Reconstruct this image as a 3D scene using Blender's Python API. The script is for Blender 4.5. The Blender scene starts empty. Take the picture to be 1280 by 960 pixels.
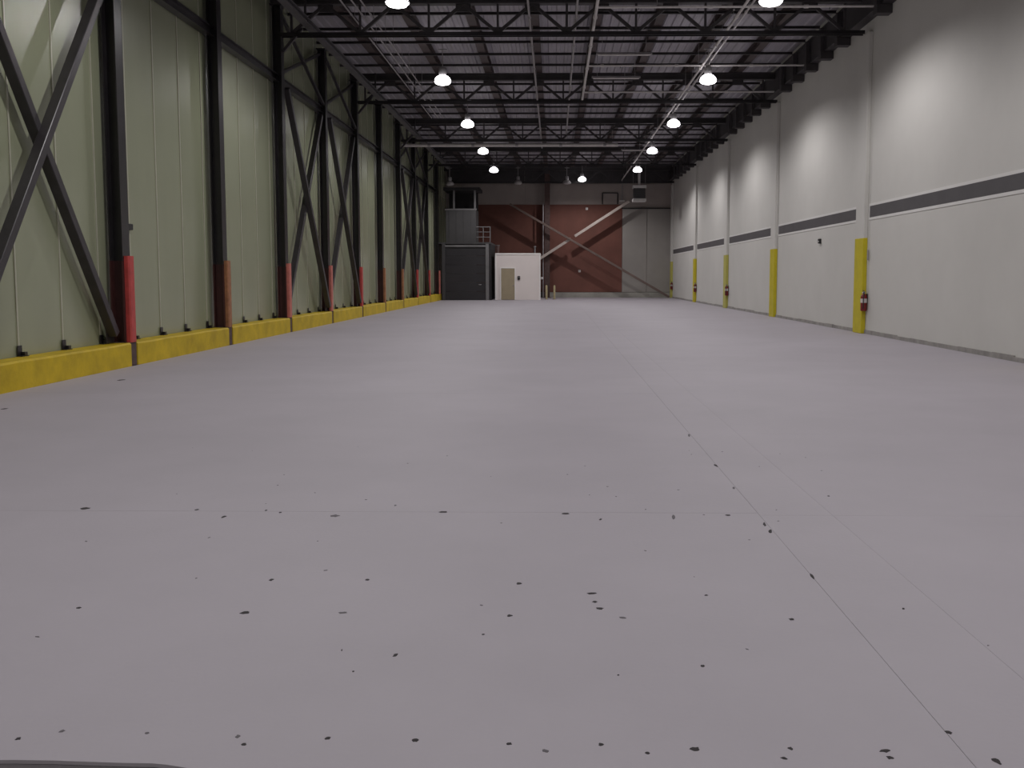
import bpy, bmesh, math, random
from mathutils import Vector, Matrix
random.seed(7)
S = bpy.context.scene
C = S.collection
R = math.radians

# ------------------------------------------------------------------ camera
cd = bpy.data.cameras.new('camera'); cam = bpy.data.objects.new('camera', cd); C.objects.link(cam)
cam.location = (0, 0, 1.67)
cam.rotation_euler = (R(85.2364), 0, R(0.8564))
cd.sensor_width = 36; cd.lens = 33.75
cd.shift_x = -0.02734; cd.shift_y = -0.02734
cd.clip_end = 300
S.camera = cam
# ------------------------------------------------------------------ world, exposure
w = bpy.data.worlds.new('world'); S.world = w; w.use_nodes = True
w.node_tree.nodes['Background'].inputs[0].default_value = (0, 0, 0, 1)
w.node_tree.nodes['Background'].inputs[1].default_value = 0
vs = S.view_settings
vs.view_transform = 'Standard'; vs.look = 'None'; vs.gamma = 1.0; vs.exposure = 0.0; vs.use_curve_mapping = False
LAMP_W = 592.0          # each high-bay lamp
LAMP_GLOW = 7.0
LAMP_COL = (1.0, 0.965, 0.97)

# ------------------------------------------------------------------ materials
MATS = {}
def mat(name, col, rough=0.6, metal=0.0, var=0.0, vscale=3.0, bump=0.0, bscale=60.0, stretch=(1, 1, 1), spec=0.5, var2=None):
    m = bpy.data.materials.new(name); m.use_nodes = True
    nt = m.node_tree; b = nt.nodes['Principled BSDF']
    b.inputs['Roughness'].default_value = rough
    b.inputs['Metallic'].default_value = metal
    b.inputs['Specular IOR Level'].default_value = spec
    b.inputs['Base Color'].default_value = (*col, 1)
    tc = nt.nodes.new('ShaderNodeTexCoord'); mp = nt.nodes.new('ShaderNodeMapping')
    mp.inputs['Scale'].default_value = stretch
    nt.links.new(tc.outputs['Object'], mp.inputs['Vector'])
    if var > 0:
        n = nt.nodes.new('ShaderNodeTexNoise'); n.inputs['Scale'].default_value = vscale
        n.inputs['Detail'].default_value = 6; n.inputs['Roughness'].default_value = 0.6
        nt.links.new(mp.outputs[0], n.inputs['Vector'])
        cr = nt.nodes.new('ShaderNodeValToRGB')
        cr.color_ramp.elements[0].position = 0.3; cr.color_ramp.elements[1].position = 0.72
        a = var2 if var2 else tuple(max(0, c * (1 - var)) for c in col)
        cr.color_ramp.elements[0].color = (*a, 1)
        cr.color_ramp.elements[1].color = (*[min(1, c * (1 + var)) for c in col], 1)
        nt.links.new(n.outputs['Fac'], cr.inputs[0]); nt.links.new(cr.outputs[0], b.inputs['Base Color'])
    if bump > 0:
        n2 = nt.nodes.new('ShaderNodeTexNoise'); n2.inputs['Scale'].default_value = bscale; n2.inputs['Detail'].default_value = 4
        nt.links.new(mp.outputs[0], n2.inputs['Vector'])
        bp = nt.nodes.new('ShaderNodeBump'); bp.inputs['Strength'].default_value = bump; bp.inputs['Distance'].default_value = 0.01
        nt.links.new(n2.outputs['Fac'], bp.inputs['Height']); nt.links.new(bp.outputs[0], b.inputs['Normal'])
    MATS[name] = m
    return m

mat('coated_concrete', (0.415, 0.388, 0.425), 0.62, var=0.05, vscale=0.55, bump=0.12, bscale=35, spec=0.3)
mat('raw_concrete', (0.10, 0.092, 0.098), 0.85, var=0.25, vscale=2, bump=0.3, bscale=30)
mat('chip_dark', (0.035, 0.03, 0.032), 0.9, var=0.4, vscale=40)
mat('chip_grey', (0.13, 0.12, 0.13), 0.9, var=0.3, vscale=40)
mat('white_wall', (0.60, 0.59, 0.56), 0.7, var=0.03, vscale=0.7, bump=0.08, bscale=25)
mat('white_trim', (0.72, 0.71, 0.69), 0.6, var=0.03, vscale=2)
mat('grey_stripe', (0.085, 0.08, 0.085), 0.6, var=0.1, vscale=1.5)
mat('yellow_paint', (0.56, 0.47, 0.012), 0.55, var=0.12, vscale=2.5, bump=0.08)
mat('pale_yellow_paint', (0.47, 0.44, 0.10), 0.6, var=0.12, vscale=2.5, bump=0.08)
mat('curb_yellow', (0.52, 0.37, 0.006), 0.65, var=0.22, vscale=2.2, bump=0.25, bscale=18)
mat('base_grey', (0.30, 0.285, 0.27), 0.8, var=0.3, vscale=2.5, bump=0.2)
mat('panel_green', (0.28, 0.30, 0.20), 0.27, var=0.06, vscale=0.8, bump=0.05, bscale=3, stretch=(1, 1, 0.25), spec=0.9)
mat('lip_glint', (0.40, 0.40, 0.31), 0.35, var=0.05)  # paler than the panels: specular seam edges put into the colour
mat('black_steel', (0.018, 0.016, 0.018), 0.3, var=0.25, vscale=3, spec=0.5)
mat('brace_steel', (0.036, 0.032, 0.036), 0.38, var=0.25, vscale=3, spec=0.5)
mat('roof_steel', (0.045, 0.04, 0.043), 0.6, var=0.25, vscale=2)
mat('roof_steel_brown', (0.06, 0.042, 0.042), 0.65, var=0.25, vscale=2)
mat('deck_steel', (0.40, 0.38, 0.42), 0.6, 0.0, var=0.12, vscale=0.8)
mat('pipe_white', (0.62, 0.59, 0.58), 0.4, var=0.12, vscale=5)
mat('pipe_grey', (0.34, 0.32, 0.33), 0.45, 0.2, var=0.15, vscale=5)
mat('guard_red', (0.46, 0.055, 0.05), 0.5, var=0.2, vscale=6)
mat('guard_pink', (0.50, 0.15, 0.12), 0.55, var=0.2, vscale=6)
mat('guard_rust', (0.30, 0.13, 0.06), 0.65, var=0.3, vscale=8)
mat('rust_brown', (0.085, 0.05, 0.045), 0.75, var=0.3, vscale=6)
mat('column_red', (0.05, 0.013, 0.012), 0.6, var=0.25, vscale=5)
mat('red_block', (0.155, 0.058, 0.042), 0.75, var=0.18, vscale=0.6, bump=0.15, bscale=8)
mat('back_concrete', (0.35, 0.305, 0.285), 0.8, var=0.12, vscale=0.5, bump=0.1)
mat('back_panel', (0.31, 0.29, 0.27), 0.75, var=0.08, vscale=0.5, bump=0.1)
mat('plinth', (0.33, 0.32, 0.29), 0.8, var=0.25, vscale=0.8, bump=0.15)
mat('brace_pale_lit', (0.50, 0.43, 0.39), 0.5, var=0.15, vscale=2)  # pale tone also holds the lone lamp's light on this brace
mat('brace_brown', (0.15, 0.105, 0.09), 0.6, var=0.2, vscale=2)
mat('dark_door', (0.028, 0.026, 0.03), 0.5, var=0.2, vscale=1)
mat('frame_grey', (0.17, 0.165, 0.17), 0.6, var=0.15, vscale=2)
mat('strut_grey', (0.10, 0.095, 0.10), 0.6, var=0.15, vscale=2)
mat('box_grey', (0.06, 0.058, 0.06), 0.65, var=0.15, vscale=1)
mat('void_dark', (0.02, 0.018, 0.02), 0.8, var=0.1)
mat('booth_white', (0.80, 0.735, 0.71), 0.6, var=0.03, vscale=1)
mat('booth_trim', (0.86, 0.83, 0.81), 0.5, var=0.03)
mat('door_tan', (0.36, 0.30, 0.20), 0.55, var=0.08, vscale=2)
mat('black_plastic', (0.015, 0.014, 0.015), 0.45, var=0.1)
mat('bollard_paint', (0.52, 0.45, 0.26), 0.6, var=0.2, vscale=6)
mat('ext_red', (0.20, 0.012, 0.012), 0.35, var=0.1)
mat('ext_label', (0.62, 0.58, 0.56), 0.5, var=0.05)
mat('chrome', (0.55, 0.55, 0.56), 0.25, 0.9, var=0.05)
mat('heater_white', (0.62, 0.60, 0.59), 0.5, var=0.08)
mat('heater_dark', (0.05, 0.047, 0.05), 0.6, var=0.1)
mat('lamp_housing', (0.30, 0.29, 0.30), 0.5, 0.3, var=0.1)
mat('lamp_off', (0.36, 0.34, 0.34), 0.35, var=0.08)
g = mat('lamp_glow', (0.9, 0.9, 0.9), 0.4)
g.node_tree.nodes['Principled BSDF'].inputs['Emission Color'].default_value = (1.0, 0.965, 0.985, 1)
g.node_tree.nodes['Principled BSDF'].inputs['Emission Strength'].default_value = LAMP_GLOW

# ------------------------------------------------------------------ mesh helpers
class MB:
    def __init__(s): s.v = []; s.f = []
    def add(s, vs, fs):
        n = len(s.v); s.v += [tuple(v) for v in vs]; s.f += [tuple(i + n for i in f) for f in fs]; return s
    def box(s, x0, x1, y0, y1, z0, z1):
        v = [(x, y, z) for z in (z0, z1) for y in (y0, y1) for x in (x0, x1)]
        return s.add(v, [(0, 2, 3, 1), (4, 5, 7, 6), (0, 1, 5, 4), (2, 6, 7, 3), (0, 4, 6, 2), (1, 3, 7, 5)])
    def prism(s, prof, p0, p1, up=(0, 0, 1)):
        """extrude a closed 2D profile (side, up) from p0 to p1"""
        p0 = Vector(p0); p1 = Vector(p1); d = (p1 - p0).normalized(); u = Vector(up)
        sd = d.cross(u)
        if sd.length < 1e-5: sd = d.cross(Vector((1, 0, 0)))
        sd.normalize(); u = sd.cross(d).normalized(); n = len(prof)
        a = [p0 + sd * x + u * y for x, y in prof]; b = [p1 + sd * x + u * y for x, y in prof]
        fs = [(i, (i + 1) % n, n + (i + 1) % n, n + i) for i in range(n)] + [tuple(range(n - 1, -1, -1)), tuple(range(n, 2 * n))]
        return s.add(a + b, fs)
    def bar(s, p0, p1, w, h, up=(0, 0, 1)):
        return s.prism([(-w / 2, -h / 2), (w / 2, -h / 2), (w / 2, h / 2), (-w / 2, h / 2)], p0, p1, up)
    def tube(s, p0, p1, r, n=10):
        return s.prism([(r * math.cos(2 * math.pi * i / n), r * math.sin(2 * math.pi * i / n)) for i in range(n)], p0, p1)
    def ibeam(s, p0, p1, w, h, tf=0.03, tw=0.02, up=(0, 0, 1)):
        return s.prism([(-w/2, -h/2), (w/2, -h/2), (w/2, -h/2+tf), (tw/2, -h/2+tf), (tw/2, h/2-tf), (w/2, h/2-tf), (w/2, h/2),
                        (-w/2, h/2), (-w/2, h/2-tf), (-tw/2, h/2-tf), (-tw/2, -h/2+tf), (-w/2, -h/2+tf)], p0, p1, up)
    def lathe(s, prof, n=20, c=(0, 0, 0)):
        vs = []; k = len(prof)
        for i in range(n):
            a = 2 * math.pi * i / n
            vs += [(c[0] + r * math.cos(a), c[1] + r * math.sin(a), c[2] + z) for r, z in prof]
        fs = [(i * k + j, ((i + 1) % n) * k + j, ((i + 1) % n) * k + j + 1, i * k + j + 1) for i in range(n) for j in range(k - 1)]
        return s.add(vs, fs)
    def mesh(s, name, bevel=0.0, smooth=False):
        me = bpy.data.meshes.new(name); me.from_pydata(s.v, [], s.f)
        bm = bmesh.new(); bm.from_mesh(me)
        bmesh.ops.remove_doubles(bm, verts=bm.verts, dist=1e-6)
        bmesh.ops.recalc_face_normals(bm, faces=bm.faces)
        if bevel: bmesh.ops.bevel(bm, geom=[e for e in bm.edges], offset=bevel, segments=1, affect='EDGES', profile=0.5)
        bm.to_mesh(me); bm.free()
        if smooth:
            for p in me.polygons: p.use_smooth = True
            me.set_sharp_from_angle(angle=R(40))
        return me
MCACHE = {}
def obj(name, m, material, parent=None, loc=(0, 0, 0), rot=(0, 0, 0), bevel=0.0, smooth=False):
    if isinstance(m, MB): m = m.mesh(name, bevel, smooth)
    if material:
        if not m.materials: m.materials.append(MATS[material])
        elif m.materials[0] != MATS[material]:
            key = (m.name, material)
            if key not in MCACHE:
                c = m.copy(); c.materials.clear(); c.materials.append(MATS[material]); MCACHE[key] = c
            m = MCACHE[key]
    o = bpy.data.objects.new(name, m); C.objects.link(o)
    o.location = loc; o.rotation_euler = rot
    if parent: o.parent = parent
    return o
def tag(o, label, cat, group=None):
    o['label'] = label; o['category'] = cat
    if group: o['group'] = group
    return o
def thing(name, label, cat, loc=(0, 0, 0), group=None, rotz=0):
    o = bpy.data.objects.new(name, None); C.objects.link(o); o.empty_display_size = 0.2
    o.location = loc; o.rotation_euler = (0, 0, rotz)
    return tag(o, label, cat, group)
def struct(name, m, material, **k):
    o = obj(name, m, material, **k); o['kind'] = 'structure'; return o
ORD = ['first', 'second', 'third', 'fourth', 'fifth', 'sixth', 'seventh', 'eighth', 'ninth', 'tenth', 'eleventh', 'twelfth', 'thirteenth', 'fourteenth', 'fifteenth']

# ------------------------------------------------------------------ dimensions (metres; x right, y down the hall)
XL, XR = -8.28, 9.05            # faces of the side walls
Y0, Y1 = -8.0, 75.0
ZD = 10.12                      # underside of the roof deck
COLS = [17.65 + 5.38 * k for k in range(-3, 10)]          # near edges of the steel columns
TRUSS = [-4.4, 6.6, 17.6, 28.5, 39.4, 50.4, 61.4, 72.6]
PIL = [-4.5, 6.5, 17.4, 28.45, 39.7, 50.65, 61.85, 74.2]
NODE = [-6.65 + 2.0 * k for k in range(8)]                # truss top nodes and roof beams

# ------------------------------------------------------------------ floor
fl = struct('floor', MB().box(XL - 0.4, XR + 0.3, Y0 - 0.3, Y1 + 0.4, -0.35, -0.014), 'raw_concrete')
def slab(x0, x1, y0, y1, g=0.0016, front=None):
    m = MB()
    if front is None:
        m.box(x0 + g, x1 - g, y0 + g, y1 - g, -0.0135, 0)
    else:
        p = [(x0 + g, y1 - g)] + front + [(x1 - g, y1 - g)]; n = len(p)
        m.add([(x, y, -0.0135) for x, y in p] + [(x, y, 0) for x, y in p],
              [tuple(range(n)), tuple(range(2 * n - 1, n - 1, -1))] + [(i, n + i, n + (i + 1) % n, (i + 1) % n) for i in range(n)])
    return obj('slab', m, 'coated_concrete', fl)
def edge_y(x):
    b = 3.165 - 0.012 * (x + 1.9) if x < -1.35 else (3.155 - 0.10 * min(1, (x + 1.35) / 0.35) if x < -1.0 else 3.055 - 0.05 * (x + 1.0))
    return b
fr = []; x = -7.84
while x < 1.43:
    fr.append((x, edge_y(x) + random.uniform(-0.006, 0.006))); x += random.uniform(0.05, 0.16)
fr.append((1.438, edge_y(1.44)))
yl = [6.69 + 6.9 * k for k in range(0, 10)] + [Y1 + 0.05]
slab(-7.85, 1.44, 3.1, yl[0], front=fr)
for a, b in zip(yl[:-1], yl[1:]): slab(-7.85, 1.44, a, b, 0.002)
yr = [6.63 + 3.5 * k for k in range(0, 20)]; yr = [v for v in yr if v < Y1 - 2] + [Y1 + 0.05]
for xa, xb, g in ((1.44, 1.95, 0.0006), (1.95, XR + 0.05, 0.0008)):
    f2 = [(xa + g, 2.96), (xb - g, 2.9)] if xb < 3 else [(xa + g, 2.93), (5.0, 2.8), (xb - g, 2.7)]
    slab(xa, xb, 2.9, yr[0], g, front=f2)
    for a, b in zip(yr[:-1], yr[1:]):
        if xb > 3 or True: slab(xa, xb, a, b, g)
CH = [(-3.38, 6.75, 0.079, 0.091), (-2.56, 6.73, 0.039, 0.045), (-2.3, 6.53, 0.033, 0.085), (-2.06, 6.72, 0.022, 0.045), (-1.94, 6.66, 0.033, 0.044), (-1.56, 5.15, 0.034, 0.053), (-1.03, 5.16, 0.034, 0.04), (-2.4, 4.69, 0.031, 0.033), (-1.54, 4.63, 0.069, 0.054), (-1.05, 4.64, 0.054, 0.032), (-0.85, 3.93, 0.013, 0.023), (-0.95, 4.16, 0.01, 0.026), (-1.94, 3.32, 0.028, 0.028), (-1.81, 3.38, 0.025, 0.029), (-1.49, 3.37, 0.025, 0.023), (-1.15, 3.35, 0.022, 0.034), (-1.11, 3.29, 0.025, 0.027), (-0.82, 3.34, 0.033, 0.028), (-0.79, 6.69, 0.089, 0.067), (0.08, 6.66, 0.078, 0.066), (0.32, 6.5, 0.022, 0.063), (0.83, 6.56, 0.027, 0.172), (-1.16, 6.88, 0.023, 0.047), (-0.19, 5.11, 0.038, 0.052), (0.2, 4.95, 0.066, 0.049), (0.21, 4.82, 0.036, 0.035), (0.23, 4.72, 0.047, 0.044), (-0.22, 4.61, 0.038, 0.042), (-0.33, 4.36, 0.018, 0.019), (-0.7, 4.11, 0.024, 0.059), (-0.5, 3.33, 0.028, 0.033), (-0.16, 3.31, 0.03, 0.022), (0.17, 3.31, 0.028, 0.027), (0.33, 3.25, 0.022, 0.026), (0.5, 3.28, 0.044, 0.043), (-0.03, 3.26, 0.027, 0.032), (0.34, 4.59, 0.046, 0.032), (0.27, 3.91, 0.013, 0.015), (1.22, 6.63, 0.05, 0.055), (0.8, 4.93, 0.029, 0.024), (1.16, 4.58, 0.031, 0.042), (1.45, 3.42, 0.034, 0.035), (1.53, 3.21, 0.032, 0.051), (1.17, 3.28, 0.055, 0.032), (1.17, 3.23, 0.032, 0.031), (0.84, 3.29, 0.025, 0.027), (0.8, 3.22, 0.03, 0.021), (0.64, 4.01, 0.023, 0.032), (1.42, 6.39, 0.027, 0.122), (1.42, 6.21, 0.031, 0.115), (1.44, 5.26, 0.026, 0.124), (1.42, 10.02, 0.033, 0.201), (1.43, 8.4, 0.035, 0.141), (1.42, 7.5, 0.025, 0.14), (2.09, 7.23, 0.024, 0.052), (1.76, 4.74, 0.016, 0.034), (-6.94, 11.91, 0.089, 0.142), (-6.97, 15.28, 0.14, 0.233), (-1.53, 6.57, 0.077, 0.086)]
FAINT = {13, 14, 15, 21, 35, 36, 22, 58, 9, 53, 51}
def chip_mesh():
    n = 11; ph = random.random() * 6
    ring = []
    for i in range(n):
        a = 2 * math.pi * i / n; r = 0.5 * random.uniform(0.55, 1.0)
        ring.append((r * math.cos(a), r * math.sin(a)))
    m = MB(); m.add([(x, y, 0.0) for x, y in ring] + [(x * 0.8, y * 0.8, 0.0016) for x, y in ring],
                    [(i, (i + 1) % n, n + (i + 1) % n, n + i) for i in range(n)] + [tuple(range(n, 2 * n))])
    return m
for i, (cx, cy, a, b) in enumerate(CH):
    o = obj('chip', chip_mesh(), 'chip_grey' if i in FAINT else 'chip_dark', fl, (cx, cy, 0.0002), (0, 0, random.uniform(-0.3, 0.3)))
    o.scale = (a, b, 1)

for i in range(46):
    o = obj('chip', chip_mesh(), 'chip_grey', fl, (random.uniform(-3.6, 3.0), random.uniform(3.3, 9.5), 0.0002), (0, 0, random.uniform(0, 3)))
    a = random.uniform(0.008, 0.02); o.scale = (a * random.uniform(1, 2.2), a, 1)

# ------------------------------------------------------------------ right wall
wr = struct('wall_right', MB().box(XR, XR + 0.3, Y0, Y1, 0, ZD + 0.1), 'white_wall')
for k, py in enumerate(PIL):
    p = struct('trim_%d' % (k + 3), MB().box(-0.12, 0.0, -0.38, 0.38, 0, 8.6), 'white_wall', loc=(XR, py, 0), bevel=0.01)
    obj('painted_base', MB().box(-0.128, 0.002, -0.39, 0.39, 0.0, 2.77), 'pale_yellow_paint' if k in (5, 7) else 'yellow_paint', p, bevel=0.012)
for a, b in zip(PIL[:-1], PIL[1:]):
    s0, s1 = a + 0.52, b - 0.55
    st = obj('stripe', MB().box(-0.012, 0.0, s0, s1, 3.34, 3.665), 'grey_stripe', wr, (XR, 0, 0))
    for z0, z1 in ((3.665, 3.735), (3.27, 3.34)):
        obj('stripe_border', MB().box(-0.014, 0.0, s0 - 0.07, s1 + 0.07, z0, z1), 'white_trim', st)
    for ya, yb in ((s0 - 0.07, s0), (s1, s1 + 0.07)):
        obj('stripe_border', MB().box(-0.014, 0.0, ya, yb, 3.34, 3.665), 'white_trim', st)
m = MB()
y = Y0
while y < Y1 - 0.2:
    y2 = min(Y1, y + random.uniform(0.7, 2.2)); d = random.uniform(0.03, 0.05)
    m.box(-d, 0, y, y2, 0, random.uniform(0.085, 0.115)); y = y2
struct('baseboard_right', m, 'base_grey', loc=(XR, 0, 0))
struct('wall_front', MB().box(XL - 0.2, XR + 0.3, Y0 - 0.3, Y0, 0, ZD + 0.1), 'white_wall')

# ------------------------------------------------------------------ left wall of tall insulated panels
wl = struct('wall_left', MB().box(XL - 0.3, XL - 0.11, Y0, Y1, 0, ZD + 0.1), 'box_grey')
def panel_mesh(z0, z1):
    m = MB(); t = 0.10; h = 0.665
    m.box(-t, 0, -h, h, z0, z1)
    return m.mesh('panel', 0.008)
PW = 1.345
plo, pup = panel_mesh(0.40, 7.42), panel_mesh(7.44, ZD)
lip_lo, lip_up = MB().box(0, 0.016, -0.02, 0.02, 0.40, 7.42).mesh('lip'), MB().box(0, 0.016, -0.02, 0.02, 7.44, ZD).mesh('lip')
clip = MB().box(0.0, 0.012, -0.06, 0.06, 0.0, 0.17).box(0.0, 0.082, -0.06, 0.13, 0.0, 0.014).box(0.02, 0.075, 0.02, 0.10, 0.014, 0.07).mesh('floor_clip')
YS = []
y = 17.35 - PW * 19
while y < Y1: YS.append(y); y += PW
for y in YS:
    yc = y + PW / 2
    if yc + 0.67 > Y1 or yc - 0.67 < Y0: continue
    p = obj('panel', plo, 'panel_green', wl, (XL, yc, 0)); obj('lip', lip_lo, 'lip_glint', p, (0, -PW / 2, 0))
    p = obj('panel', pup, 'panel_green', wl, (XL, yc, 0)); obj('lip', lip_up, 'lip_glint', p, (0, -PW / 2, 0))

# ------------------------------------------------------------------ back wall
wb = struct('wall_back', MB().box(XL - 0.2, XR + 0.3, Y1, Y1 + 0.3, 0, ZD + 0.1), 'back_concrete')
for a, b in ((-8.28, -6.1), (-6.1, -0.7), (-0.7, 5.25)):
    if a > -7: obj('painted_panel', MB().box(a + 0.015, b - 0.015, -0.05, 0, 0.42, 7.17), 'red_block', wb, (0, Y1, 0), bevel=0.01)
    else: obj('concrete_panel', MB().box(a + 0.015, b - 0.015, -0.05, 0, 0.42, 7.17), 'back_panel', wb, (0, Y1, 0), bevel=0.01)
for a, b in ((5.25, 7.15), (7.15, 9.05)):
    obj('concrete_panel', MB().box(a + 0.015, b - 0.015, -0.06, 0, 0.42, 6.9), 'back_panel', wb, (0, Y1, 0), bevel=0.01)
for a, b in ((-8.28, -2.3), (-2.3, 2.4), (2.4, 6.4), (6.4, 9.05)):
    obj('concrete_panel', MB().box(a + 0.012, b - 0.012, -0.03, 0, 7.2, 8.78), 'back_concrete', wb, (0, Y1, 0), bevel=0.01)
    obj('fascia_panel', MB().box(a + 0.012, b - 0.012, -0.06, 0, 8.8, ZD), 'roof_steel', wb, (0, Y1, 0), bevel=0.01)
struct('trim_1', MB().box(-8.2, XR, Y1 - 0.16, Y1 - 0.06, 0, 0.40), 'plinth')
struct('trim_2', MB().box(5.2, XR, Y1 - 0.12, Y1 - 0.06, 6.83, 6.92), 'black_steel')

# ------------------------------------------------------------------ roof deck
m = MB(); x = XL - 0.2; pts = []
while x < XR + 0.3:
    pts += [(x, 0.05), (x + 0.13, 0.05), (x + 0.165, 0), (x + 0.265, 0)]; x += 0.3
n = len(pts)
vsx = [(px, Y0 - 0.2, ZD + pz) for px, pz in pts] + [(px, Y1 + 0.3, ZD + pz) for px, pz in pts]
m.add(vsx, [(i, i + 1, n + i + 1, n + i) for i in range(n - 1)])
m.box(XL - 0.3, x, Y0 - 0.3, Y1 + 0.3, ZD + 0.12, ZD + 0.2)
struct('ceiling', m, 'deck_steel')

# ------------------------------------------------------------------ roof trusses
ZB0, ZB1, ZT0, ZT1 = 8.60, 8.71, 9.5, 9.78
top_m = MB().ibeam((XL + 0.02, 0, (ZT0 + ZT1) / 2), (XR - 0.02, 0, (ZT0 + ZT1) / 2), 0.26, ZT1 - ZT0, 0.04, 0.03).mesh('top_chord')
bot_m = MB().prism([(-0.10, 0.11), (-0.10, 0), (-0.08, 0), (-0.08, 0.09), (0.08, 0.09), (0.08, 0), (0.10, 0), (0.10, 0.11)], (-7.95, 0, ZB0), (XR - 0.13, 0, ZB0)).mesh('bottom_chord')
ver_m = MB().box(-0.032, 0.032, -0.032, 0.032, ZB1, ZT0).mesh('vertical_member')
dg1 = MB().bar((-1.0, 0, ZB1 - 0.02), (0, 0, ZT0 + 0.02), 0.09, 0.09).mesh('diagonal_member')
dg2 = MB().bar((1.0, 0, ZB1 - 0.02), (0, 0, ZT0 + 0.02), 0.09, 0.09).mesh('diagonal_member')
gus = MB().box(-0.22, 0.22, -0.012, 0.012, 9.3, 9.5).mesh('gusset_plate')
NT = len(TRUSS)
for k, ty in enumerate(TRUSS):
    fb = NT - 1 - k
    t = thing('roof_truss', 'black steel roof truss crossing the hall, %s from the back wall' % ORD[fb], 'truss', (0, ty, 0), 'roof trusses across the hall')
    obj('top_chord', top_m, 'roof_steel', t); obj('bottom_chord', bot_m, 'black_steel', t)
    for nx in NODE:
        obj('diagonal_member', dg1, 'roof_steel', t, (nx, 0, 0)); obj('diagonal_member', dg2, 'roof_steel', t, (nx, 0, 0))
        obj('gusset_plate', gus, 'roof_steel', t, (nx, 0, 0))
    for nx in [NODE[0] - 1.0] + [v + 1.0 for v in NODE]:
        obj('vertical_member', ver_m, 'roof_steel', t, (nx, 0, 0))
# beams along the hall
bm_m = MB().ibeam((0, Y0 + 0.1, 9.78 + 0.16), (0, Y1 - 0.15, 9.78 + 0.16), 0.28, 0.32, 0.03, 0.03).mesh('roof_beam')
for k, nx in enumerate(NODE):
    o = obj('roof_beam', bm_m, 'roof_steel_brown', None, (nx, 0, 0))
    tag(o, 'dark steel roof beam running the length of the hall, %s beam from the green panel wall' % ORD[k], 'beam', 'lengthwise roof beams')
# thin cross purlins with bearing brackets on the white wall
pur = MB().prism([(-0.04, 0.08), (-0.04, 0), (0.04, 0), (0.04, 0.015), (-0.025, 0.015), (-0.025, 0.065), (0.04, 0.065), (0.04, 0.08)], (XL + 0.02, 0, 9.69), (XR - 0.42, 0, 9.69)).mesh('channel')
brk = MB().box(XR - 0.42, XR - 0.005, -0.16, 0.16, 8.70, 8.93).box(XR - 0.42, XR - 0.31, -0.10, 0.10, 8.93, 9.69).mesh('bearing_bracket')
o = obj('shade_beam', MB().ibeam((XR - 0.155, Y0 + 0.05, 9.36), (XR - 0.155, Y1 - 0.2, 9.36), 0.30, 0.84, 0.04, 0.2), 'roof_steel')  # dark beam added where the wall top lies in shade between brackets
tag(o, 'deep dark beam added for the shade along the top of the white wall', 'beam')
kk = 0
rows = []
for a, b in zip(TRUSS[:-1], TRUSS[1:]):
    for j in range(1, 6): rows.append(a + (b - a) * j / 6)
for j, y in enumerate(reversed(rows)):
    bay, pos = divmod(j, 5)
    t = thing('roof_purlin', 'thin dark cross purlin, %s behind the %s truss from the back wall' % (ORD[4 - pos], ORD[bay + 1]), 'purlin', (0, y, 0), 'cross purlins between the trusses')
    obj('channel', pur, 'roof_steel', t); obj('bearing_bracket', brk, 'roof_steel', t)

# ------------------------------------------------------------------ left steel frame
NC = len(COLS)
XB = {2, 5, 6, 9, 10}     # bays with crossed braces (bay k lies between column k and k+1)
def nth_far(k): return ORD[NC - 1 - k]
col_m = MB().ibeam((-8.075, 0.15, 0.44), (-8.075, 0.15, 9.5), 0.30, 0.25, 0.022, 0.016, up=(1, 0, 0)).mesh('shaft')
low_m = MB().ibeam((-8.075, 0.15, 0.445), (-8.075, 0.15, 1.95), 0.306, 0.256, 0.026, 0.022, up=(1, 0, 0)).mesh('painted_base')
stub_m = MB().box(-8.2, -7.868, 0.02, 0.27, 0, 0.44).mesh('footing_stub', 0.008)
gd_m = MB().prism([(-0.11, 0), (-0.11, 0.07), (-0.085, 0.095), (0.085, 0.095), (0.11, 0.07), (0.11, 0), (0.095, 0), (0.095, 0.065), (0.08, 0.08), (-0.08, 0.08), (-0.095, 0.065), (-0.095, 0)],
                  (-7.945, 0.15, 0.44), (-7.945, 0.15, 2.04), up=(1, 0, 0)).mesh('corner_guard')
cap_m = MB().box(-8.24, -7.91, -0.03, 0.33, 9.47, 9.5).mesh('cap_plate')
GC = ['guard_red', 'guard_red', 'guard_red', 'guard_red', 'guard_rust', 'guard_pink', 'guard_pink', 'guard_red', 'guard_rust', 'guard_rust', 'guard_red', 'guard_red', 'guard_pink']
GW = {'guard_red': 'red', 'guard_rust': 'rusty orange', 'guard_pink': 'faded pink'}
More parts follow.
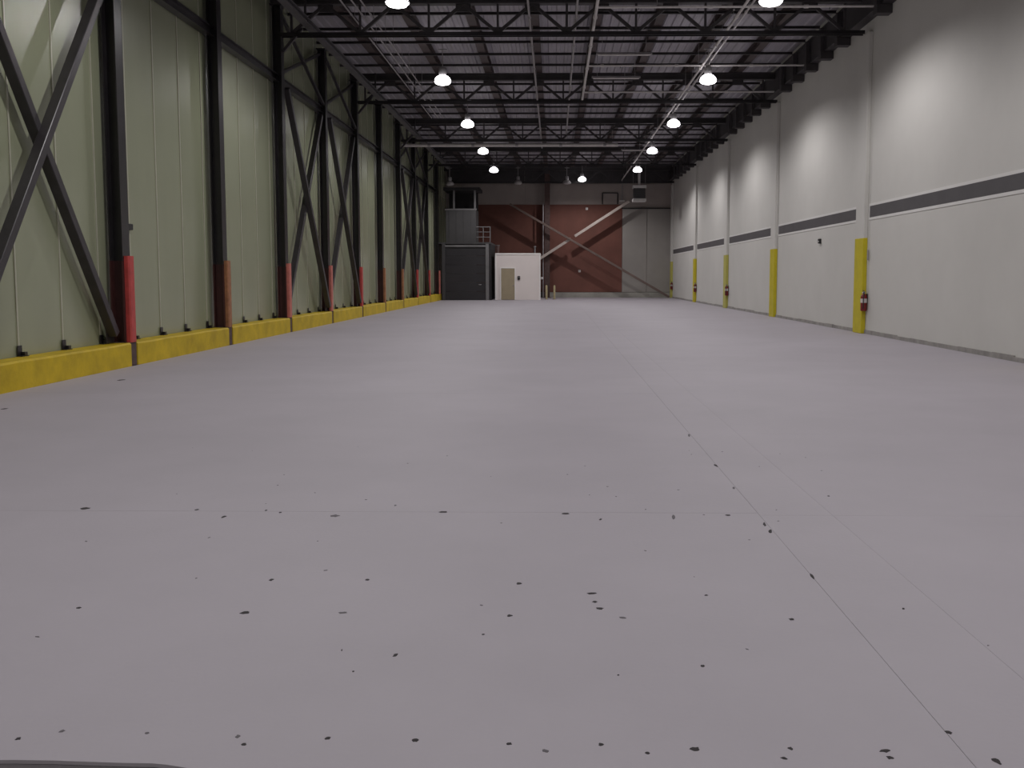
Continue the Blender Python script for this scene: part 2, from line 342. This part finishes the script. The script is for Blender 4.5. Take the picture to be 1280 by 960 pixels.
for k, cy in enumerate(COLS):
    t = thing('steel_column', 'black steel column with %s foot guard, %s from the dark sectional door' % (GW[GC[k]], nth_far(k)), 'column', (0, cy, 0), 'steel columns along the panel wall')
    obj('shaft', col_m, 'black_steel', t); obj('painted_base', low_m, 'column_red', t); obj('footing_stub', stub_m, 'rust_brown', t)
    gdo = obj('corner_guard', gd_m, GC[k], t); gdo['label'] = GW[GC[k]] + ' steel guard'
    obj('cap_plate', cap_m, 'black_steel', t)
    # yellow curb section up to the next column
    y0, y1 = cy + 0.285, (COLS[k + 1] if k + 1 < NC else cy + 3.2) + 0.005
    seg = MB()
    nn = 7; top = []; 
    pr = []
    ys = [y0 + (y1 - y0) * i / nn for i in range(nn + 1)]
    for i, yy in enumerate(ys):
        j0 = random.uniform(-0.006, 0.006); j1 = random.uniform(-0.008, 0.008)
        pr.append([(-8.262, yy, 0.0), (-7.85 + j0, yy, 0.0), (-7.85 + j0, yy, 0.40 + j1), (-7.875, yy, 0.43 + j1), (-8.262, yy, 0.43)])
    vv = [p for r_ in pr for p in r_]
    ff = [(i * 5 + j, i * 5 + (j + 1) % 5, (i + 1) * 5 + (j + 1) % 5, (i + 1) * 5 + j) for i in range(nn) for j in range(5)] + [(4, 3, 2, 1, 0), tuple(nn * 5 + j for j in range(5))]
    seg.add(vv, ff)
    o = obj('curb_section', seg, 'curb_yellow')
    tag(o, 'yellow painted concrete curb section at the foot of the green panels, %s from the dark sectional door' % nth_far(k), 'curb', 'yellow curb sections')
    for y in YS:
        if y0 + 0.15 < y < y1 - 0.15: obj('floor_clip', clip, 'black_steel', o, (-8.262, y, 0.43))
    # girt to the next column
    if k + 1 < NC:
        o = obj('wall_girt', MB().ibeam((-8.16, cy + 0.16, 7.43), (-8.16, COLS[k + 1] + 0.14, 7.43), 0.2, 0.22, 0.025, 0.02), 'black_steel')
        tag(o, 'dark horizontal steel girt across the green panels, %s from the back end' % ORD[NC - 2 - k], 'girt', 'girts between the columns')
    if k in XB:
        a = cy + 0.3; b = COLS[k + 1]
        t = thing('cross_brace', 'crossed black steel braces on the panel wall, %s pair from the dark sectional door' % ORD[sorted(XB, reverse=True).index(k)], 'brace', (0, a, 0), 'crossed braces between columns')
        L = b - a
        d0, d1 = (0.155, 0.0) if k == 2 else (0.0, 0.155)
        for (p0, p1, dx) in (((0.16, 0.6), (L - 0.16, 7.2), d0), ((L - 0.16, 0.6), (0.16, 7.2), d1)):
            obj('strut', MB().bar((-8.09 + dx, p0[0], p0[1]), (-8.09 + dx, p1[0], p1[1]), 0.15, 0.17, up=(1, 0, 0)), 'brace_steel', t, bevel=0.008)
            for (yy, zz) in (p0, p1):
                s = 0.0 if yy < L / 2 else L
                q = 0.30 if yy < L / 2 else -0.30
                obj('gusset_plate', MB().box(-8.09 + dx - 0.085, -8.09 + dx - 0.073, min(s, s + q), max(s, s + q), max(0.44, zz - 0.22), min(7.31, zz + 0.14)), 'brace_steel', t)
        t = thing('upper_brace', 'pair of thin crossed braces above the girt, %s pair from the back end' % ORD[sorted(XB, reverse=True).index(k)], 'brace', (0, a, 0), 'small braces above the girt')
        for (p0, p1, dx) in (((0.03, 7.6), (L - 0.03, 9.3), 0.0), ((L - 0.03, 7.6), (0.03, 9.3), 0.10)):
            obj('strut', MB().bar((-8.12 + dx, p0[0], p0[1]), (-8.12 + dx, p1[0], p1[1]), 0.09, 0.09, up=(1, 0, 0)), 'brace_steel', t)
# long horizontal strut near the column heads
t = thing('steel_strut', 'long grey steel strut running below the roof beside the panel wall', 'beam', (-7.2, 0, 9.0))
obj('rail', MB().ibeam((0, Y0 + 0.2, 0), (0, 66.0, 0), 0.22, 0.18, 0.03, 0.03), 'strut_grey', t)
for ty in TRUSS[:-1]: obj('hanger', MB().box(-0.03, 0.03, ty - 0.2, ty - 0.14, 0.09, 0.78), 'roof_steel', t)
# knee struts from the intermediate column heads out to the strut
for k, cy in enumerate(COLS):
    if k % 2 == 0 or k < 1: continue
    o = obj('knee_strut', MB().bar((-7.93, cy + 0.15, 8.2), (-7.36, cy + 0.15, 8.86), 0.08, 0.08), 'roof_steel')
    tag(o, 'short knee strut at the head of the %s column from the dark sectional door' % nth_far(k), 'brace', 'knee struts at column heads')

# small black junction box on a panel and small box on the white wall
t = thing('junction_box', 'small black box fixed to a green panel beside a column', 'box', (XL + 0.001, 18.62, 2.62))
obj('housing', MB().box(0, 0.07, -0.12, 0.12, -0.06, 0.06), 'black_plastic', t, bevel=0.01); obj('conduit_stub', MB().tube((0.03, -0.12, 0), (0.03, -0.28, 0), 0.015), 'pipe_grey', t)
t = thing('wall_sensor', 'small black sensor box on the white wall below the grey stripe', 'box', (XR - 0.001, 33.0, 2.85))
obj('housing', MB().box(-0.07, 0, -0.10, 0.10, -0.08, 0.08), 'black_plastic', t, bevel=0.01); obj('lens', MB().lathe([(0, 0.02), (0.03, 0.015), (0.04, 0)], 10), 'chrome', t, (-0.075, 0, -0.02), (0, -R(90), 0))
o = obj('conduit_stub', MB().tube((XR - 0.05, 27.85, 2.12), (XR - 0.05, 27.85, 2.42), 0.025), 'pipe_grey')
tag(o, 'short grey conduit stub on the white wall beside a yellow pilaster', 'conduit')

# ------------------------------------------------------------------ high-bay lamps
gl_m = MB().lathe([(0.0, -0.16), (0.14, -0.155), (0.235, -0.125), (0.285, -0.07), (0.295, -0.02), (0.26, 0.06), (0.19, 0.13), (0.11, 0.17), (0.0, 0.175)], 24).mesh('refractor', smooth=True)
rim_m = MB().lathe([(0.285, -0.02), (0.31, -0.022), (0.31, -0.04), (0.285, -0.045)], 24).mesh('rim')
bal_m = MB().lathe([(0, 0.17), (0.12, 0.17), (0.135, 0.2), (0.135, 0.40), (0.11, 0.44), (0, 0.44)], 18).mesh('ballast_housing', smooth=True)
stem_m = MB().tube((0, 0, 0.44), (0, 0, 0.44 + 0.60), 0.018, 8).mesh('stem')
bra_m = MB().box(-0.16, 0.16, -0.05, 0.05, 1.03, 1.06).mesh('mounting_bracket')
ld = bpy.data.lights.new('lamp_light', 'SPOT'); ld.energy = LAMP_W; ld.color = LAMP_COL
ld.spot_size = R(162); ld.spot_blend = 0.5; ld.shadow_soft_size = 0.08
def high_bay(loc, label, lit=True, group='high-bay lamps under the roof'):
    t = thing('high_bay_lamp', label, 'lamp', loc, group)
    obj('refractor', gl_m, 'lamp_glow', t) if lit else obj('refractor', off_m, 'lamp_off', t)
    obj('rim', rim_m, 'lamp_housing', t); obj('ballast_housing', bal_m, 'lamp_housing', t)
    dz = ZD - loc[2] - 0.44
    obj('stem', stem_m if dz > 0.6 else stem_m, 'pipe_grey', t)
    st = obj('hanger_wire', MB().tube((0, 0, 1.0), (0, 0, ZD - loc[2] + 0.06), 0.012, 6), 'pipe_grey', t)
    obj('mounting_bracket', bra_m, 'lamp_housing', t)
    if lit:
        lo = bpy.data.objects.new('lamp_light', ld); C.objects.link(lo); lo.parent = t; lo.location = (0, 0, -0.24)
    return t
off_m = gl_m.copy(); off_m.materials.clear()
LY = [-4.6, 5.1, 14.8, 24.5, 34.25, 43.95, 53.4, 62.8]
for side, X, wn in ((0, -3.92, 'green panel wall'), (1, 5.35, 'white wall')):
    for k, y in enumerate(LY):
        high_bay((X, y, 8.5), 'glowing high-bay lamp in the row near the %s, %s from the back wall' % (wn, ORD[len(LY) - 1 - k]))
high_bay((2.0, 70.3, 8.64), 'glowing high-bay lamp alone between the two rows, close to the back wall')
high_bay((-2.65, 70.6, 8.45), 'unlit grey high-bay lamp above the red wall section beside the mezzanine', False)
high_bay((0.9, 70.6, 8.45), 'unlit grey high-bay lamp beside the lone lit lamp at the back wall', False)
high_bay((-7.2, 66.6, 8.0), 'unlit grey high-bay lamp above the dark mezzanine', False)

# ------------------------------------------------------------------ pipes and conduits under the roof
def pipe_y(label, name, x, z, ya, yb, r, mt, cat, step=3.4, group=None):
    t = thing(name, label, cat, (x, ya, z), group)
    obj('pipe', MB().tube((0, 0, 0), (0, yb - ya, 0), r, 8), mt, t, smooth=True)
    n = int((yb - ya) / step)
    cm = MB().tube((0, -0.07, 0), (0, 0.07, 0), r * 1.5, 8).mesh('coupling')
    hm = MB().tube((0, 0, r), (0, 0, ZD - z), 0.008, 5).mesh('hanger_rod')
    for i in range(n):
        obj('coupling', cm, mt, t, (0, (i + 0.5) * step, 0)); obj('hanger_rod', hm, 'pipe_grey', t, (0, (i + 0.5) * step + 0.5, 0))
    return t
pipe_y('white sprinkler main pipe running lengthwise with branch lines toward the white wall', 'sprinkler_main', 1.15, 9.0, Y0 + 0.3, 41.0, 0.045, 'pipe_white', 'pipe')
pipe_y('thin grey conduit beside the white sprinkler main', 'roof_conduit', 0.61, 9.0, Y0 + 0.3, 55.0, 0.03, 'pipe_grey', 'conduit')
pipe_y('dashed pale conduit along the underside of a middle roof beam', 'roof_conduit', -0.72, 9.0, Y0 + 0.3, 56.0, 0.032, 'pipe_grey', 'conduit')
pipe_y('white conduit beside the white wall lamp row, carried on to the back wall', 'roof_conduit', 5.16, 9.0, Y0 + 0.3, 74.6, 0.04, 'pipe_white', 'conduit')
pipe_y('thin white conduit paired with the long one beside the lamp row', 'roof_conduit', 5.42, 9.12, Y0 + 0.3, 46.0, 0.03, 'pipe_white', 'conduit')
for i, x in enumerate((-5.25, -5.5, -5.8)):
    pipe_y('thin grey conduit of three beside the panel wall lamps, %s' % ('innermost', 'the middle', 'outermost')[i], 'roof_conduit', x, 9.1, Y0 + 0.3, 46.0, 0.022, 'pipe_grey', 'conduit', group='bundle of three conduits')
bh = MB().lathe([(0.0, -0.07), (0.03, -0.065), (0.012, -0.04), (0.012, 0)], 8).mesh('sprinkler_head')
for i, y in enumerate((5.0, 12.3, 19.7, 27.0, 34.35, 39.2)):
    t = thing('sprinkler_branch', 'white sprinkler branch pipe from the main to the white wall, %s from the back end' % ORD[5 - i], 'pipe', (0.9, y, 9.0), 'sprinkler branch pipes')
    obj('pipe', MB().tube((0.297, 0, 0), (8.05, 0, 0), 0.032, 8), 'pipe_white', t, smooth=True)
    for q in range(3): obj('sprinkler_head', bh, 'chrome', t, (1.4 + 2.6 * q, 0, -0.03))
    for q in range(3): obj('coupling', MB().tube((0.7 + q * 2.6, 0, 0), (0.82 + q * 2.6, 0, 0), 0.05, 8), 'pipe_white', t)
    obj('hanger_rod', MB().tube((1.9, 0, 0.03), (1.9, 0, ZD - 9.0), 0.01, 5), 'pipe_grey', t)
t = thing('cross_pipe', 'thick pale pipe crossing the hall under a roof truss', 'pipe', (-8.0, 51.0, 8.50))
obj('pipe', MB().tube((0, 0, 0), (11.3, 0, 0), 0.085, 12), 'pipe_white', t, smooth=True)
for q in range(5): obj('collar', MB().tube((1.35 + q * 2.3, 0, 0), (1.5 + q * 2.3, 0, 0), 0.10, 12), 'pipe_grey', t)
for q in range(5): obj('hanger_rod', MB().tube((1.42 + q * 2.3, 0, 0.08), (1.42 + q * 2.3, 0, ZD - 8.5), 0.01, 5), 'pipe_grey', t)
for i, (x, y, L, z) in enumerate(((1.38, 32.6, 1.85, 9.0), (1.38, 36.4, 1.8, 9.0), (1.5, 54.0, 1.9, 8.95), (3.9, 57.0, 1.6, 9.0))):
    t = thing('strip_light', 'unlit pale fluorescent strip fixture hung beneath the roof, %s from the back wall' % ORD[3 - i], 'light fixture', (x, y, z), 'strip fixtures under the roof')
    obj('tray', MB().prism([(-0.07, 0), (-0.04, 0.06), (0.04, 0.06), (0.07, 0)], (0, 0, 0), (L, 0, 0)), 'pipe_grey', t)
    for dy in (-0.035, 0.035): obj('tube', MB().tube((0.05, dy, -0.022), (L - 0.05, dy, -0.022), 0.02, 8), 'pipe_white', t)
    for q in (0.2, L - 0.2): obj('hanger_rod', MB().tube((q, 0, 0.05), (q, 0, ZD - z), 0.008, 5), 'pipe_grey', t)
# conduit drop on the back wall
t = thing('conduit_drop', 'thin conduit dropping down the back wall to a small box', 'conduit', (5.2, 74.86, 7.5))
obj('pipe', MB().tube((0, 0, 0), (0, 0, 1.45), 0.035, 8), 'pipe_grey', t); obj('junction_box', MB().box(-0.2, 0.2, -0.08, 0.08, -0.12, 0.0), 'pipe_white', t)
obj('elbow', MB().tube((0, 0, 1.45), (-0.03, -0.25, 1.5), 0.035, 8), 'pipe_grey', t)
t = thing('pipe_loop', 'thin dark pipe loop on the concrete above the red wall section', 'pipe', (3.7, 74.9, 7.2))
for p0, p1 in (((0, 0, 0), (0, 0, 0.85)), ((0, 0, 0.85), (1.18, 0, 0.85)), ((1.18, 0, 0.85), (1.18, 0, 0.0))):
    obj('pipe', MB().tube(p0, p1, 0.045, 8), 'black_steel', t)

# ------------------------------------------------------------------ unit heater
t = thing('unit_heater', 'hanging white and dark unit heater on a pipe near the back wall', 'heater', (6.1, 70.0, 7.0))
obj('body', MB().box(-0.42, 0.42, -0.35, 0.35, 0.22, 0.95), 'heater_dark', t, bevel=0.02)
obj('top_trim', MB().box(-0.48, 0.48, -0.4, 0.4, 0.95, 1.16), 'heater_white', t, bevel=0.02)
obj('bottom_trim', MB().box(-0.48, 0.48, -0.4, 0.4, 0.0, 0.22), 'heater_white', t, bevel=0.03)
for q in range(6): obj('louver', MB().box(-0.40, 0.40, -0.385, -0.35, 0.27 + q * 0.11, 0.31 + q * 0.11), 'heater_dark', t)
obj('flue_pipe', MB().tube((0, 0, 1.16), (0, 0, ZD - 7.0), 0.09, 12), 'heater_white', t)
for sx in (-0.44, 0.44): obj('hanger_rod', MB().tube((sx, 0, 1.16), (sx, 0, ZD - 7.0), 0.012, 6), 'pipe_grey', t)

# ------------------------------------------------------------------ back bracing
t = thing('back_brace', 'pale lamp-lit diagonal steel brace in front of the red wall section', 'brace', (0, 73.7, 0))
obj('strut', MB().bar((-5.6, 0, 0.12), (1.25, 0, 4.50), 0.2, 0.2), 'brace_pale_lit', t, bevel=0.01)
obj('strut', MB().bar((1.55, 0, 4.69), (5.65, 0, 7.32), 0.2, 0.2), 'brace_pale_lit', t, bevel=0.01)
t = thing('back_brace', 'brown diagonal steel brace crossing the pale one', 'brace', (0, 73.53, 0))
obj('strut', MB().bar((-3.4, -0.05, 7.1), (8.75, -0.05, 0.08), 0.16, 0.16), 'brace_brown', t, bevel=0.01)
t = thing('back_column', 'brown steel column standing before the red wall section', 'column', (-0.55, 74.2, 0))
obj('shaft', MB().ibeam((0, 0, 0.03), (0, 0, ZD - 0.3), 0.4, 0.3, 0.03, 0.03, up=(0, 1, 0)), 'rust_brown', t)
obj('base_plate', MB().box(-0.3, 0.3, -0.25, 0.25, 0, 0.03), 'rust_brown', t)
obj('pipe', MB().tube((-0.32, -0.2, 0), (-0.32, -0.2, 7.1), 0.05, 8), 'pipe_grey', t)
for nm, lb, x, z in (('wall_fixture', 'small white fixture high on the red wall section', 2.5, 6.85), ('wall_tag', 'small pale tag low on the red wall section', 1.95, 2.05), ('wall_switch', 'small white switch box near the steel column at the back', -0.95, 1.5)):
    t = thing(nm, lb, 'fixture', (x, 74.95 if x > -0.9 else 73.88, z))
    obj('plate', MB().box(-0.09, 0.09, -0.05, 0, -0.09, 0.09), 'booth_trim', t, bevel=0.015); obj('cover', MB().lathe([(0, 0.04), (0.04, 0.03), (0.055, 0)], 12), 'heater_white', t, (0, -0.05, 0), (R(90), 0, 0))

# ------------------------------------------------------------------ dark sectional door with mezzanine
YD = 66.6
d1 = bpy.data.objects.new('door_1', None); C.objects.link(d1); d1.location = (-6.15, YD, 0); d1['kind'] = 'structure'
nsec = 6; H = 3.66 / nsec
for i in range(nsec):
    obj('door_section', MB().box(-1.40, 1.40, 0.0, 0.06, i * H + 0.008, (i + 1) * H - 0.008), 'dark_door', d1, bevel=0.006)
obj('frame_post', MB().box(1.40, 1.62, -0.12, 0.12, 0, 3.88), 'frame_grey', d1, bevel=0.01)
obj('frame_post', MB().box(-1.62, -1.40, -0.12, 0.12, 0, 3.88), 'box_grey', d1, bevel=0.01)
obj('lintel', MB().box(-1.40, 1.40, -0.10, 0.12, 3.66, 3.80), 'frame_grey', d1, bevel=0.01)
obj('handle', MB().box(0.9, 1.1, -0.05, 0.0, 1.05, 1.1), 'chrome', d1)
t = thing('mezzanine', 'dark grey mezzanine cabin with guard rail above the sectional door', 'mezzanine', (-6.15, YD, 3.8))
obj('platform', MB().box(-2.0, 1.75, 0.14, 5.5, 0.08, 0.2), 'box_grey', t)
cb = obj('cabin_wall', MB().box(-1.35, 0.72, 0.2, 2.6, 0.2, 2.45), 'box_grey', t)
for q in range(4): obj('wall_rib', MB().box(-1.35 + 0.5 * q + 0.2, -1.33 + 0.5 * q + 0.2, 0.18, 0.2, 0.2, 2.45), 'box_grey', cb)
obj('roof_post', MB().box(-0.85, -0.73, 0.2, 0.32, 2.45, 3.75), 'frame_grey', t)
obj('roof_post', MB().box(0.60, 0.72, 0.2, 0.32, 2.45, 3.75), 'frame_grey', t)
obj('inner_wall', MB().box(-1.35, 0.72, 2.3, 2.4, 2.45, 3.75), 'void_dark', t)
obj('sill', MB().box(-1.4, 0.77, 0.16, 0.34, 2.40, 2.50), 'frame_grey', t)
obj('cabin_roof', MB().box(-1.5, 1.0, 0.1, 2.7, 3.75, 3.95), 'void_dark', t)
rl = obj('guard_rail', MB().tube((0.74, 0.22, 1.25), (1.70, 0.22, 1.25), 0.03, 8), 'frame_grey', t)
for z in (0.55, 0.9): obj('mid_rail', MB().tube((0.74, 0.22, z), (1.70, 0.22, z), 0.022, 8), 'frame_grey', rl)
for x in (1.22, 1.70): obj('rail_post', MB().tube((x, 0.22, 0.2), (x, 0.22, 1.27), 0.03, 8), 'frame_grey', rl)
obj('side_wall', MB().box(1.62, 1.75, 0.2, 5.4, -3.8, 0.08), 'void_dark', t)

# ------------------------------------------------------------------ white booth
XA, XBB, YB = -4.1, -1.02, 67.4
t = thing('booth', 'white box-shaped room with a tan door beside the dark sectional door', 'booth', ((XA + XBB) / 2, YB, 0))
hw = (XBB - XA) / 2
obj('shell', MB().box(-hw, hw, 0, 3.2, 0, 3.2), 'booth_white', t, bevel=0.01)
obj('roof_trim', MB().box(-hw - 0.04, hw + 0.04, -0.04, 3.24, 3.14, 3.26), 'booth_trim', t, bevel=0.01)
for sx in (-1, 1): obj('corner_trim', MB().box(sx * hw - 0.05, sx * hw + 0.05, -0.03, 0.06, 0, 3.14), 'booth_trim', t)
dr = obj('door', MB().box(-1.17, -0.22, -0.045, 0.0, 0.02, 2.2), 'door_tan', t, bevel=0.008)
obj('handle', MB().box(-0.34, -0.27, -0.10, -0.045, 0.98, 1.04), 'chrome', dr)
obj('door_panel', MB().box(-1.02, -0.37, -0.05, -0.045, 0.25, 1.0), 'door_tan', dr)
for a, b, z0, z1 in ((-1.24, -1.17, 0, 2.27), (-0.22, -0.15, 0, 2.27), (-1.17, -0.22, 2.2, 2.27)): obj('door_frame', MB().box(a, b, -0.06, 0, z0, z1), 'booth_trim', t)
t = thing('wall_phone', 'small black wall phone beside the tan booth door', 'phone', ((XA + XBB) / 2 + 0.07, YB - 0.005, 1.55))
obj('body', MB().box(-0.09, 0.09, -0.07, 0, -0.15, 0.12), 'black_plastic', t, bevel=0.015); obj('handset', MB().box(-0.06, -0.01, -0.12, -0.07, -0.12, 0.12), 'black_plastic', t, bevel=0.015); obj('status_plate', MB().box(0.0, 0.06, -0.075, -0.07, 0.0, 0.06), 'chrome', t)
t = thing('roof_pail', 'small brown pail standing on the white booth roof', 'pail', (XA + 0.12, YB + 0.3, 3.26))
obj('body', MB().lathe([(0, 0), (0.1, 0), (0.13, 0.55), (0.12, 0.55), (0.1, 0.03), (0, 0.03)], 14), 'rust_brown', t); obj('rim', MB().lathe([(0.125, 0.53), (0.145, 0.53), (0.145, 0.57), (0.125, 0.57)], 14), 'frame_grey', t)
t = thing('vent_pipe', 'short pale vent pipe rising from the white booth roof', 'pipe', (XBB - 0.35, YB + 0.4, 3.26))
obj('pipe', MB().tube((0, 0, 0), (0, 0, 0.45), 0.05, 10), 'frame_grey', t); obj('cap', MB().lathe([(0, 0.52), (0.09, 0.47), (0.09, 0.44), (0, 0.44)], 12), 'frame_grey', t)

# ------------------------------------------------------------------ bollards
for x, lb in ((-0.57, 'pale yellow bollard next to the white booth'), (0.0, 'pale yellow bollard farther from the white booth')):
    t = thing('bollard', lb, 'bollard', (x, 69.2, 0), 'bollards by the booth')
    obj('post', MB().lathe([(0, 0), (0.075, 0), (0.075, 0.92), (0.06, 0.98), (0.03, 1.01), (0, 1.015)], 14), 'bollard_paint', t, smooth=True)
    obj('base_plate', MB().box(-0.14, 0.14, -0.14, 0.14, 0, 0.012), 'rust_brown', t)

# ------------------------------------------------------------------ fire extinguishers
def extinguisher(y, lb):
    t = thing('fire_extinguisher', lb, 'extinguisher', (XR - 0.105, y, 0.66), 'wall extinguishers on the pilasters')
    obj('cylinder', MB().lathe([(0, 0), (0.075, 0), (0.09, 0.02), (0.09, 0.40), (0.075, 0.455), (0.035, 0.485), (0.03, 0.50), (0, 0.50)], 18), 'ext_red', t, smooth=True)
    obj('label_band', MB().lathe([(0.0905, 0.24), (0.093, 0.24), (0.093, 0.36), (0.0905, 0.36)], 18), 'ext_label', t)
    v = obj('valve', MB().box(-0.025, 0.025, -0.03, 0.03, 0.50, 0.56), 'chrome', t)
    obj('lever', MB().bar((0, -0.03, 0.57), (0, 0.11, 0.60), 0.02, 0.012), 'black_plastic', v); obj('carry_handle', MB().bar((0, -0.02, 0.54), (0, 0.11, 0.545), 0.02, 0.012), 'black_plastic', v)
    obj('gauge', MB().tube((-0.03, 0, 0.53), (-0.05, 0, 0.53), 0.02, 10), 'ext_label', v)
    h = MB(); pts = [(0, -0.03, 0.54), (-0.03, -0.09, 0.50), (-0.05, -0.115, 0.38), (-0.05, -0.115, 0.16), (-0.05, -0.11, 0.06)]
    for a, b in zip(pts[:-1], pts[1:]): h.tube(a, b, 0.014, 7)
    obj('hose', h, 'black_plastic', t)
    obj('bracket', MB().box(0.07, 0.089, -0.05, 0.05, 0.2, 0.5), 'black_steel', t)
for k, lb in ((3, 'red fire extinguisher beside the yellow pilaster farthest from the back wall'), (5, 'red fire extinguisher beside the pale yellow third pilaster from the back corner'), (6, 'red fire extinguisher beside the second yellow pilaster from the back corner'), (7, 'red fire extinguisher beside the pilaster in the back corner')):
    extinguisher(PIL[k] - 0.52, lb)
bpy.context.view_layer.update()
